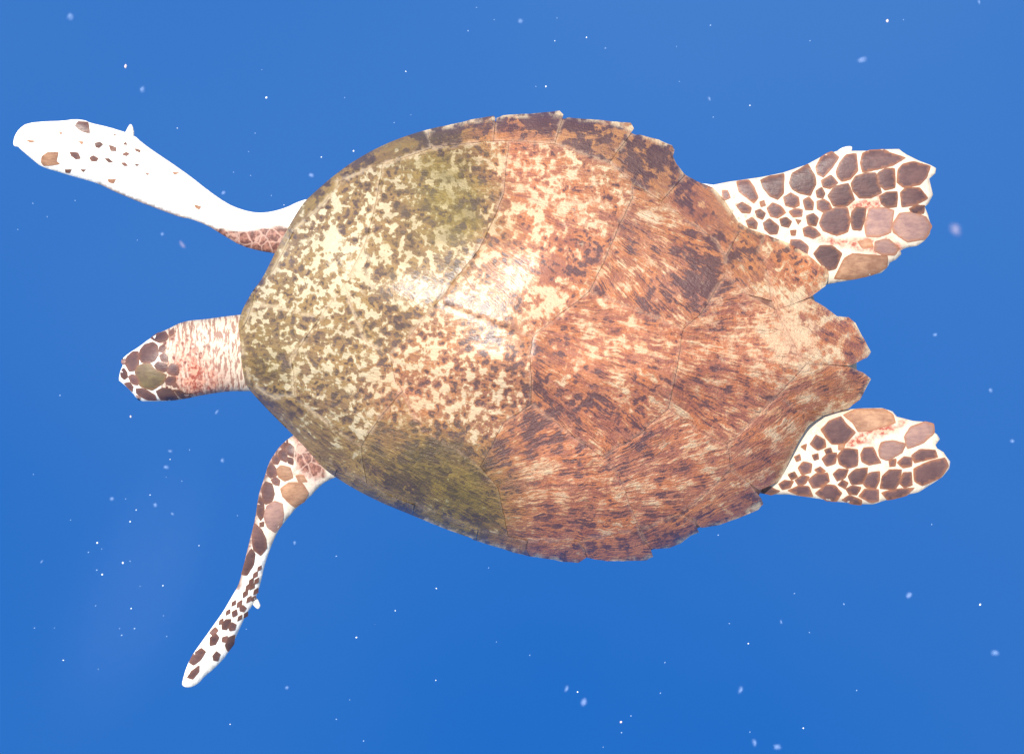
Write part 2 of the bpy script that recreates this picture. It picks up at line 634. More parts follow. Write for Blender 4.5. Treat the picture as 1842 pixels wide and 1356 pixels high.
# ------------------------------------------------------------------ body: one closed surface
class Limb:
    def __init__(self, poly, res, mid, k, cap, step=6.0, rough=0.0, skew=1.0):
        self.poly = densify(jitter(densify(poly, 7), rough), 7) if rough else densify(poly, 7)
        self.sw = Swell(self.poly, res)
        self.mid, self.k, self.cap, self.step, self.skew = mid, k, cap, step, skew

    def half(self, px, py):
        t = np.sqrt(2 * self.sw(px, py)) * K * self.k
        return self.cap * np.tanh(t / self.cap) + .0012

    def top(self, px, py):
        return self.mid(np.asarray(px, float), np.asarray(py, float)) + self.half(px, py)

    def build(self):
        pts, tris = fill(self.poly, self.step)
        h = self.half(pts[:, 0], pts[:, 1])
        m = self.mid(pts[:, 0], pts[:, 1])
        return solid(pts, tris, m + h, m - h * self.skew)


def arm_along(px, py):
    return (px * -.45 + py * .893)          # distance down the lower front flipper


def mid_arm(px, py):
    t = arm_along(px, py) - (-.45 * 540 + .893 * 820)
    ax = 540 - .50 * t + 60 * np.sin(np.clip(t / 420, 0, 1) * math.pi) * .2
    return -.034 - .00016 * np.clip(t, 0, 600) - .00035 * (px - ax) * ss(40, 220, t)


def mid_wing(px, py):
    t = np.clip((560 - px) / 540.0, -.2, 1)
    line = 410 - 150 * t
    return -.022 + .035 * t + .00030 * (py - line) * -ss(.1, .5, t) * .5


limbs = {
    'wing': Limb(chaikin(UNDER, 1), 3, mid_wing, .42, .017),
    'arm': Limb(chaikin(ARM, 1), 3, mid_arm, .55, .019),
    'hind_a': Limb(HIND_A, 3, lambda x, y: -.007 + .00001 * (x - 1300) + rim_z(x, y), .30, .013),
    'hind_b': Limb(HIND_B, 3, lambda x, y: -.007 + .007 * ss(1580, 1440, x) + rim_z(x, y), .30, .013),
    'head': Limb(chaikin(HEAD, 1), 3, lambda x, y: -.005 + rim_z(x, y) - .00006 * (x - 430) * 0, .92, .060),
}


class Trunk:
    def build(self):
        poly = densify(offset(densify(chaikin(SHELL, 1), 10), -26), 14)
        sw = Swell(poly, 6)
        pts, tris = fill(poly, 16)
        u = sw(pts[:, 0], pts[:, 1]) / sw.u.max()
        r = rim_z(pts[:, 0], pts[:, 1])
        return solid(pts, tris, r - .010 + .05 * u ** .6, r - .018 - .085 * u ** .45)


def build_body():
    tmp = []
    def temp(name, vf):
        m = mesh_of(name, *vf)
        bm = bmesh.new()
        bm.from_mesh(m)
        bmesh.ops.recalc_face_normals(bm, faces=bm.faces)
        bm.to_mesh(m)
        bm.free()
        o = bpy.data.objects.new(name, m)
        COL.objects.link(o)
        tmp.append(o)
        return o
    base = temp('trunk_tmp', Trunk().build())
    for k, l in limbs.items():
        o = temp(k + '_tmp', l.build())
        md = base.modifiers.new(k, 'BOOLEAN')
        md.operation, md.object, md.solver = 'UNION', o, 'EXACT'
    dg = bpy.context.evaluated_depsgraph_get()
    me = bpy.data.meshes.new_from_object(base.evaluated_get(dg))
    for o in tmp:
        d = o.data
        bpy.data.objects.remove(o)
        bpy.data.meshes.remove(d)
    me.name = 'body'
    me.materials.clear()
    o = link('body', me, M_SKIN, root)
    co = np.zeros(len(me.vertices) * 3)
    me.vertices.foreach_get('co', co)
    co = co.reshape(-1, 3)
    px, py = to_px(co.T)
    # colour zones of the skin
    G = lambda x, y, r: np.exp(-((px - x) ** 2 + (py - y) ** 2) / (r * r))
    brown = np.zeros(len(px))
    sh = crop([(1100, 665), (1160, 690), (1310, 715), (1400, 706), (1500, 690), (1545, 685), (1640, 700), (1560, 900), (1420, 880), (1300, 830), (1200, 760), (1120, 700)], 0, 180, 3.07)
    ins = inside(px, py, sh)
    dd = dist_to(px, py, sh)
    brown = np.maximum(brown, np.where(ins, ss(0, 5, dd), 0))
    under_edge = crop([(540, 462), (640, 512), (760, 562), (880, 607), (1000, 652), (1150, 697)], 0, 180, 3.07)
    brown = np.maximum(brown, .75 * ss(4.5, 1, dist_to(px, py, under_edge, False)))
    lead = crop([(610, 108), (530, 270), (495, 400), (465, 550), (440, 650), (400, 800)], 280, 760, 2.711)
    brown = np.maximum(brown, .9 * ss(11, 3, dist_to(px, py, lead, False)))
    sh2 = crop([(668, 170), (672, 100), (640, 70), (700, 30), (830, 200), (840, 275), (780, 290), (700, 240)], 280, 760, 2.711)
    brown = np.maximum(brown, np.where(inside(px, py, sh2), ss(0, 6, dist_to(px, py, sh2)), 0))
    red = 0.9 * G(340, 665, 32) + .8 * G(358, 690, 30) + .5 * G(385, 700, 36) + .35 * G(325, 625, 25)
    red = red + .75 * G(545, 850, 26) + .55 * G(510, 815, 20)
    fold1 = crop([(1080, 560), (1180, 530), (1260, 500), (1290, 545), (1170, 560)], 1240, 220, 3.684)
    fold2 = crop([(830, 765), (1000, 800), (1180, 790), (1300, 770), (1390, 830), (1230, 850), (1020, 810)], 1240, 220, 3.684)
    fold3 = crop([(930, 900), (1030, 840), (1180, 800), (1240, 770), (1170, 810), (1040, 870)], 1240, 520, 3.229)
    for f in (fold1, fold2, fold3):
        red = red + 1.1 * ss(10, 2, dist_to(px, py, f))
    red = red + .35 * G(1500, 760, 40) + .25 * G(1590, 800, 50)
    neck = ss(278, 300, px) * ss(470, 440, px) * ss(540, 560, py) * ss(730, 715, py)
    wrinkle = neck + .12
    spot = .9 * neck * ss(405, 330, px) * ss(590, 630, py) + .45 * neck * ss(400, 340, px)
    spot = spot + .5 * G(1330, 380, 30)
    a = me.attributes.new('Skin', 'FLOAT_COLOR', 'POINT')
    a.data.foreach_set('color', np.stack([brown, np.clip(red, 0, 1), np.clip(wrinkle, 0, 1), np.clip(spot, 0, 1)], 1).astype(np.float32).ravel())
    a = me.attributes.new('SkinB', 'FLOAT_COLOR', 'POINT')
    a.data.foreach_set('color', np.stack([neck, np.maximum(ss(1270, 1300, px), .7 * ((py > 770) & (px < 640) & (py < 980))), neck * 0, neck * 0], 1).astype(np.float32).ravel())
    planar_uv(me, 'Px', px / 100, py / 100)
    return o


def planar_uv(me, name, u, v):
    uv = me.uv_layers.new(name=name)
    idx = np.zeros(len(me.loops), np.int32)
    me.loops.foreach_get('vertex_index', idx)
    uv.data.foreach_set('uv', np.stack([u[idx], v[idx]], 1).astype(np.float32).ravel())


body = build_body()

rs0 = random.Random(5)
# ------------------------------------------------------------------ scales of the skin: each plate a raised piece
def add_scale(poly, limb, mat=None, grow=.6, name='scale', lift=.0007, warm=1.0):
    p = offset(poly, grow + min(1.4, .03 * math.sqrt(abs(area(poly)))))
    p = chaikin(chaikin(p, 1, .08), 1, .25)
    p = jitter(densify(p, 3.5), .55, .2)
    pts, tris = fill(p, 5.5)
    x, y = pts[:, 0], pts[:, 1]
    d = dist_to(x, y, p)
    t = limb.top(x, y)
    top = t + .0003 + lift * (.55 + .45 * ss(0, 9, d))
    verts, faces, _ = solid(pts, tris, top, t - .0035, True)
    me = mesh_of(name, verts, faces)
    w = rs0.uniform(0, 6.28)
    D = np.r_[d, d]
    side = np.r_[x, x] * math.cos(w) + np.r_[y, y] * math.sin(w)
    side = (side - side.min()) / (np.ptp(side) + 1e-6)
    D, side = np.r_[D, D[_]], np.r_[side, side[_]]
    rim = ss(2.6, .4, D) * warm
    at = me.attributes.new('Rim', 'FLOAT_COLOR', 'POINT')
    at.data.foreach_set('color', np.stack([rim, side, D * 0, D * 0], 1).astype(np.float32).ravel())
    return link(name, me, mat or M_SCALE, body)


SC_HIND_A = [
    [(320, 400), (390, 395), (420, 440), (445, 500), (430, 525), (390, 490), (335, 450)],
    [(480, 390), (540, 370), (620, 345), (610, 470), (585, 500), (540, 480), (500, 430)],
    [(675, 400), (690, 350), (785, 290), (820, 360), (825, 410), (795, 475), (740, 460), (690, 430)],
    [(850, 300), (880, 240), (945, 205), (980, 230), (940, 290), (880, 355), (860, 340)],
    [(985, 325), (1010, 270), (1050, 225), (1095, 215), (1105, 320), (1060, 365), (1010, 380), (990, 350)],
    [(1145, 270), (1160, 215), (1200, 200), (1285, 195), (1320, 215), (1425, 240), (1340, 275), (1240, 300), (1150, 320)],
    [(1395, 320), (1420, 290), (1480, 275), (1590, 300), (1560, 360), (1520, 400), (1420, 420), (1390, 395)],
    [(1255, 345), (1300, 320), (1350, 310), (1355, 430), (1300, 440), (1265, 410)],
    [(1085, 410), (1110, 370), (1170, 350), (1225, 345), (1240, 420), (1265, 460), (1200, 490), (1130, 490), (1095, 450)],
    [(930, 490), (970, 435), (1050, 415), (1065, 470), (1085, 510), (1040, 545), (960, 545)],
    [(880, 395), (940, 360), (975, 400), (930, 430), (890, 420)],
    [(850, 460), (870, 440), (890, 475), (880, 495), (855, 490)],
    [(855, 530), (890, 520), (920, 545), (945, 575), (890, 585), (858, 570)],
    [(765, 520), (790, 503), (812, 530), (810, 575), (780, 575)],
    [(635, 500), (670, 478), (715, 505), (720, 545), (690, 555), (645, 545)],
    [(525, 570), (550, 545), (600, 565), (630, 595), (580, 625), (545, 615)],
    [(670, 595), (700, 582), (745, 588), (740, 615), (690, 618)],
    [(605, 650), (640, 638), (668, 660), (655, 688), (615, 675)],
    [(500, 670), (525, 650), (585, 695), (575, 730), (540, 732), (510, 705)],
    [(385, 655), (410, 640), (440, 670), (440, 700), (400, 690)],
    [(445, 590), (465, 585), (497, 610), (485, 635), (455, 620)],
    [(320, 550), (345, 540), (405, 575), (400, 592), (350, 590)],
    [(785, 625), (820, 615), (845, 640), (835, 680), (790, 670)],
    [(762, 710), (790, 698), (830, 715), (860, 745), (820, 760), (770, 745)],
    [(875, 670), (900, 610), (970, 580), (1040, 575), (1050, 650), (1040, 720), (980, 738), (890, 705)],
    [(1085, 600), (1110, 575), (1160, 575), (1150, 640), (1130, 710), (1090, 705), (1080, 650)],
    ('pale', [(1175, 680), (1200, 580), (1290, 580), (1345, 590), (1330, 660), (1325, 720), (1260, 745), (1180, 745)]),
    ('pale', [(1360, 680), (1400, 615), (1480, 610), (1560, 640), (1592, 690), (1560, 760), (1450, 780), (1360, 720)]),
    [(1410, 470), (1440, 445), (1520, 445), (1570, 500), (1500, 535), (1415, 555)],
    [(1270, 500), (1310, 475), (1370, 465), (1365, 555), (1310, 555), (1280, 530)],
    [(1465, 580), (1510, 560), (1555, 560), (1550, 595), (1480, 600)],
    [(675, 790), (730, 790), (780, 830), (780, 870), (720, 840), (670, 815)],
    [(835, 870), (870, 830), (940, 830), (1000, 870), (960, 960), (930, 970), (880, 930)],
    ('tan', [(970, 1035), (1040, 910), (1080, 885), (1200, 895), (1310, 900), (1300, 950), (1200, 1000), (1090, 1025)]),
    ('tan', [(1120, 800), (1200, 785), (1215, 815), (1150, 825)]),
    ('pale', [(1240, 800), (1320, 785), (1380, 840), (1360, 870), (1280, 865), (1235, 840)]),
    [(225, 455), (245, 460), (262, 500), (240, 510), (228, 485)],
    [(475, 530), (488, 525), (495, 550), (482, 555)],
    [(710, 650), (735, 655), (722, 668)],
    [(675, 725), (700, 722), (695, 742), (680, 742)],
]
SC_HIND_B = [
    [(775, 820), (820, 775), (880, 750), (900, 790), (955, 830), (900, 885), (830, 890), (800, 850)],
    ('tan', [(905, 730), (960, 710), (1130, 708), (1175, 740), (1190, 765), (1110, 790), (1050, 810), (985, 815), (960, 770)]),
    ('pale', [(1260, 860), (1290, 810), (1370, 780), (1410, 790), (1415, 825), (1350, 885), (1270, 915)]),
    ('pale', [(1110, 940), (1120, 900), (1180, 890), (1255, 905), (1230, 940), (1150, 985), (1115, 970)]),
    [(1005, 960), (1020, 930), (1060, 925), (1080, 975), (1110, 1000), (1040, 1010), (1010, 995)],
    [(870, 970), (900, 935), (970, 935), (968, 1020), (920, 1030), (880, 1010)],
    [(780, 990), (810, 960), (850, 955), (840, 1005), (800, 1018)],
    [(710, 900), (740, 855), (780, 880), (785, 910), (745, 925)],
    [(640, 1040), (665, 1010), (705, 1020), (700, 1055), (655, 1070)],
    [(735, 1050), (760, 1040), (785, 1052), (755, 1065)],
    [(620, 1115), (660, 1090), (690, 1090), (670, 1120), (635, 1130)],
    [(525, 1135), (555, 1118), (600, 1120), (580, 1145), (540, 1155)],
    [(580, 1080), (610, 1070), (622, 1085), (595, 1098)],
    [(700, 1110), (740, 1080), (800, 1075), (805, 1110), (760, 1140), (720, 1145)],
    [(845, 1075), (870, 1052), (920, 1055), (900, 1085), (860, 1105)],
    [(930, 1090), (970, 1055), (1030, 1045), (1020, 1090), (1000, 1120), (945, 1125)],
    [(1015, 1130), (1050, 1075), (1100, 1065), (1095, 1110), (1080, 1150), (1030, 1140)],
    [(1115, 1150), (1130, 1090), (1165, 1058), (1225, 1055), (1210, 1120), (1190, 1155)],
    [(1230, 1130), (1250, 1070), (1280, 1065), (1285, 1135), (1250, 1142)],
    [(1310, 1050), (1400, 1010), (1485, 990), (1495, 1020), (1450, 1085), (1350, 1130), (1320, 1110)],
    [(1300, 970), (1340, 940), (1430, 945), (1440, 965), (1360, 985), (1310, 1000)],
    [(1215, 1010), (1250, 980), (1290, 985), (1285, 1020), (1240, 1028)],
    [(870, 1130), (890, 1115), (915, 1130), (905, 1150)],
    [(915, 1165), (950, 1150), (990, 1155), (970, 1185), (930, 1180)],
    [(740, 1185), (800, 1145), (840, 1148), (875, 1185), (850, 1222), (800, 1218)],
    [(890, 1220), (930, 1205), (1000, 1235), (1000, 1243), (940, 1236)],
    [(990, 1195), (1020, 1170), (1095, 1170), (1090, 1225), (1060, 1230)],
    [(1120, 1190), (1200, 1170), (1310, 1165), (1260, 1186), (1150, 1216)],
    [(580, 1170), (640, 1148), (690, 1155), (715, 1195), (640, 1188)],
    [(400, 1172), (460, 1155), (520, 1180), (480, 1186)],
    [(720, 970), (745, 962), (745, 980), (728, 985)],
    [(790, 940), (820, 930), (825, 945), (800, 958)],
    [(615, 980), (640, 965), (640, 985), (622, 992)],
    [(655, 915), (675, 905), (672, 928)],
    ('tan', [(870, 910), (900, 905), (890, 925), (872, 925)]),
    [(1165, 1000), (1195, 992), (1190, 1022), (1170, 1025)],
]
SC_ARM = [
    [(612, 122), (648, 88), (642, 112), (622, 130)],
    [(640, 130), (655, 105), (668, 120), (665, 165), (645, 150)],
    [(605, 150), (625, 125), (635, 150), (632, 190), (610, 175)],
    [(575, 175), (590, 160), (600, 180), (592, 200), (578, 195)],
    [(550, 230), (565, 200), (580, 225), (585, 255), (560, 265), (552, 255)],
    ('tan', [(595, 230), (610, 215), (650, 225), (662, 265), (630, 278), (605, 262)]),
    [(568, 280), (585, 270), (600, 285), (597, 303), (580, 298)],
    [(525, 330), (540, 292), (560, 300), (570, 350), (560, 380), (540, 392), (528, 370)],
    ('tan', [(615, 325), (650, 300), (710, 300), (738, 345), (720, 380), (680, 405), (650, 380), (625, 355)]),
    ('pale', [(535, 460), (550, 410), (580, 390), (610, 400), (615, 450), (605, 500), (580, 528), (550, 505)]),
    [(503, 400), (512, 365), (522, 390), (522, 450), (512, 472), (502, 450)],
    [(478, 570), (490, 490), (505, 520), (530, 570), (535, 610), (510, 642), (485, 620)],
    [(513, 490), (522, 485), (520, 505), (514, 505)],
    [(425, 745), (450, 650), (470, 620), (478, 640), (470, 690), (440, 740)],
    [(645, 170), (662, 175), (665, 205), (650, 195)],
    ('tan', [(685, 260), (715, 262), (735, 285), (700, 285)]),
    [(415, 900), (425, 895), (438, 905), (430, 915), (415, 915)],
    [(328, 985), (345, 965), (362, 962), (358, 985), (340, 1005), (330, 1005)],
    [(360, 995), (375, 980), (388, 985), (380, 1008), (365, 1010)],
    [(270, 1050), (295, 1035), (302, 1045), (285, 1080), (270, 1085)],
    [(345, 1085), (360, 1050), (380, 1035), (376, 1075), (350, 1112)],
    [(330, 1050), (345, 1042), (340, 1068), (330, 1065)],
    [(170, 1170), (190, 1130), (225, 1105), (238, 1115), (215, 1150), (180, 1177)],
    [(285, 1140), (300, 1120), (308, 1130), (298, 1158), (288, 1155)],
    [(160, 1245), (180, 1215), (215, 1188), (205, 1210), (175, 1245)],
    [(265, 1030), (295, 1000), (300, 1010), (275, 1035)],
    [(378, 925), (390, 915), (392, 935), (380, 945)],
]
for cx, cy, L in [(465, 775, 16), (485, 742, 14), (492, 772, 14), (450, 802, 16), (436, 834, 16), (470, 800, 13), (489, 822, 14), (455, 862, 14), (408, 884, 16),
                  (440, 936, 12), (410, 952, 12), (478, 858, 10), (505, 710, 11), (380, 880, 12), (352, 925, 12), (318, 970, 12)]:
    SC_ARM.append([(cx - L * .5, cy + L), (cx - L * .15, cy - L * .25), (cx + L * .5, cy - L), (cx + L * .35, cy + L * .2)])
SC_WING = [
    [(525, 240), (550, 232), (567, 245), (545, 265), (528, 258)], [(600, 250), (640, 262), (640, 280), (612, 280)], [(680, 245), (692, 232), (702, 248)],
    [(675, 300), (695, 290), (715, 298), (695, 310)], [(745, 268), (775, 278), (770, 288), (750, 280)], [(385, 290), (430, 292), (445, 322), (420, 326), (395, 308)],
    [(495, 320), (515, 308), (542, 322), (530, 340), (505, 338)], [(580, 322), (600, 325), (625, 345), (600, 345)], [(668, 348), (690, 348), (705, 362), (685, 364)],
    [(740, 352), (770, 358), (755, 364)], ('tan', [(432, 228), (460, 232), (450, 245)]), [(445, 385), (475, 385), (460, 398)],
    ('tan', [(595, 440), (640, 440), (625, 460), (600, 452)]), ('tan', [(950, 400), (990, 402), (965, 412)]), ('tan', [(1070, 578), (1110, 590), (1100, 604), (1080, 592)]),
    ('pale', [(795, 402), (830, 408), (812, 412)]), ('tan', [(232, 315), (262, 292), (322, 290), (308, 338), (330, 352), (290, 358), (242, 362), (230, 345)]),
    ('tan', [(325, 175), (345, 180), (335, 192)]), ('tan', [(140, 222), (200, 228), (170, 234)]), [(412, 142), (432, 120), (486, 124), (494, 185), (450, 172)],
    [(628, 188), (640, 192), (634, 200)], [(360, 385), (395, 385), (385, 402), (362, 400)],
]
SC_HEAD = [
    [(415, 400), (470, 365), (530, 350), (548, 385), (540, 410), (480, 430), (440, 410)],
    [(565, 350), (596, 316), (590, 365), (570, 380)],
    [(330, 500), (370, 455), (430, 435), (460, 460), (465, 530), (440, 575), (400, 595), (340, 590), (325, 550)],
    [(205, 600), (225, 550), (270, 515), (305, 510), (312, 560), (305, 610), (275, 660), (240, 665)],
    [(172, 665), (190, 645), (215, 680), (218, 715), (195, 730), (175, 710)],
    [(235, 710), (260, 695), (295, 710), (310, 745), (305, 775), (270, 770), (245, 745)],
    ('olive', [(290, 680), (310, 630), (350, 615), (410, 615), (430, 650), (480, 680), (530, 700), (510, 755), (460, 790), (420, 815), (370, 800), (330, 780), (320, 730)]),
    [(440, 620), (470, 595), (540, 615), (545, 650), (520, 670), (470, 655)],
    [(490, 540), (520, 520), (545, 545), (540, 590), (500, 580)],
    [(485, 475), (520, 450), (525, 480), (500, 510), (482, 505)],
    [(550, 650), (580, 610), (620, 620), (635, 660), (630, 695), (580, 695), (550, 680)],
    [(530, 740), (560, 720), (610, 720), (605, 745), (570, 775), (540, 770)],
    [(585, 780), (610, 760), (625, 790), (600, 795)],
    [(295, 815), (340, 810), (400, 840), (440, 870), (460, 898), (390, 898), (330, 870), (300, 840)],
    [(455, 835), (510, 810), (570, 815), (600, 850), (635, 890), (560, 898), (500, 895), (480, 870)],
    [(600, 820), (650, 830), (700, 855), (755, 860), (740, 875), (670, 882), (635, 860)],
    [(200, 765), (235, 760), (265, 800), (260, 830), (230, 800)],
]
TONE = {'pale': M_SCALE_PALE, 'tan': M_SCALE_TAN, 'olive': M_SCALE_OLIVE}
for lst, limb, ox, oy, s, lift, grow in ((SC_HIND_A, 'hind_a', 1240, 220, 3.684, .0007, 3.7), (SC_HIND_B, 'hind_b', 1240, 520, 3.229, .0007, 3.8),
                                         (SC_ARM, 'arm', 280, 760, 2.711, .0007, 3.0), (SC_WING, 'wing', 0, 180, 3.07, .0005, .6), (SC_HEAD, 'head', 180, 520, 4.52, .0008, 1.6)):
    for p in lst:
        mat = M_SCALE
        if isinstance(p, tuple):
            mat, p = TONE[p[0]], p[1]
        add_scale(crop(p, ox, oy, s), limbs[limb], mat, grow, lift=lift, warm=1.0 if limb.startswith('hind') else .35)


def add_claw(poly, z, mat=M_CLAW):
    p = densify(chaikin(poly, 1), 3)
    sw = Swell(p, 1.5)
    pts, tris = fill(p, 4)
    h = np.sqrt(2 * sw(pts[:, 0], pts[:, 1])) * K * .9 + .0006
    link('claw', mesh_of('claw', *solid(pts, tris, z + h, z - h)), mat, body)


z = float(limbs['wing'].mid(np.array(232.), np.array(238.)))
add_claw(crop([(672, 205), (695, 175), (706, 150), (722, 130), (735, 150), (744, 195), (720, 225)], 0, 180, 3.07), z)
z = float(limbs['arm'].mid(np.array(460.), np.array(1085.)))
add_claw(crop([(462, 870), (485, 900), (500, 910), (513, 893), (502, 868), (488, 845), (470, 850)], 280, 760, 2.711), z)
z = float(limbs['hind_a'].mid(np.array(1520.), np.array(270.)))
add_claw(crop([(960, 215), (1000, 172), (1060, 157), (1082, 165), (1074, 195), (1020, 225)], 1240, 220, 3.684), z)


def add_ball(name, px, py, zz, r, mat, parent, squash=1.0):
    bm = bmesh.new()
    bmesh.ops.create_icosphere(bm, subdivisions=3, radius=r)
    m = bpy.data.meshes.new(name)
    bm.to_mesh(m)
    bm.free()
    o = link(name, m, mat, parent)
    o.location = unproject(px, py, zz)
    o.scale = (1, squash, 1)
    return o


hz = lambda x, y: float(limbs['head'].mid(np.array(float(x)), np.array(float(y))))
for ex, ey in ((254.5, 711), (228, 651)):
    add_ball('eyelid', ex, ey, hz(ex, ey) + .007, .0066, M_SCALE_PALE, body, .7)
    e = add_ball('eye', ex - 1, ey + (1.5 if ey > 680 else -1.5), hz(ex, ey) + .003, .0056, M_EYE, body)

# ------------------------------------------------------------------ carapace and its scutes
_q = densify(chaikin(SHELL, 1), 9)
base_poly = densify([b if x < 720 else a for (x, y), a, b in zip(_q, offset(_q, -9), offset(_q, -3.5))], 9)
base_poly = densify([(x - max(0, x - 1330) * .17, y) if x > 1330 else (x, y) for x, y in base_poly], 9)
pts, tris = fill(base_poly, 11)
zt = dome(pts[:, 0], pts[:, 1]) - .0010
zb = rim_z(pts[:, 0], pts[:, 1]) - .006
zt = np.maximum(zt, zb + .002)
carapace = link('carapace', mesh_of('carapace', *solid(pts, tris, zt, zb)), M_BASE, root)

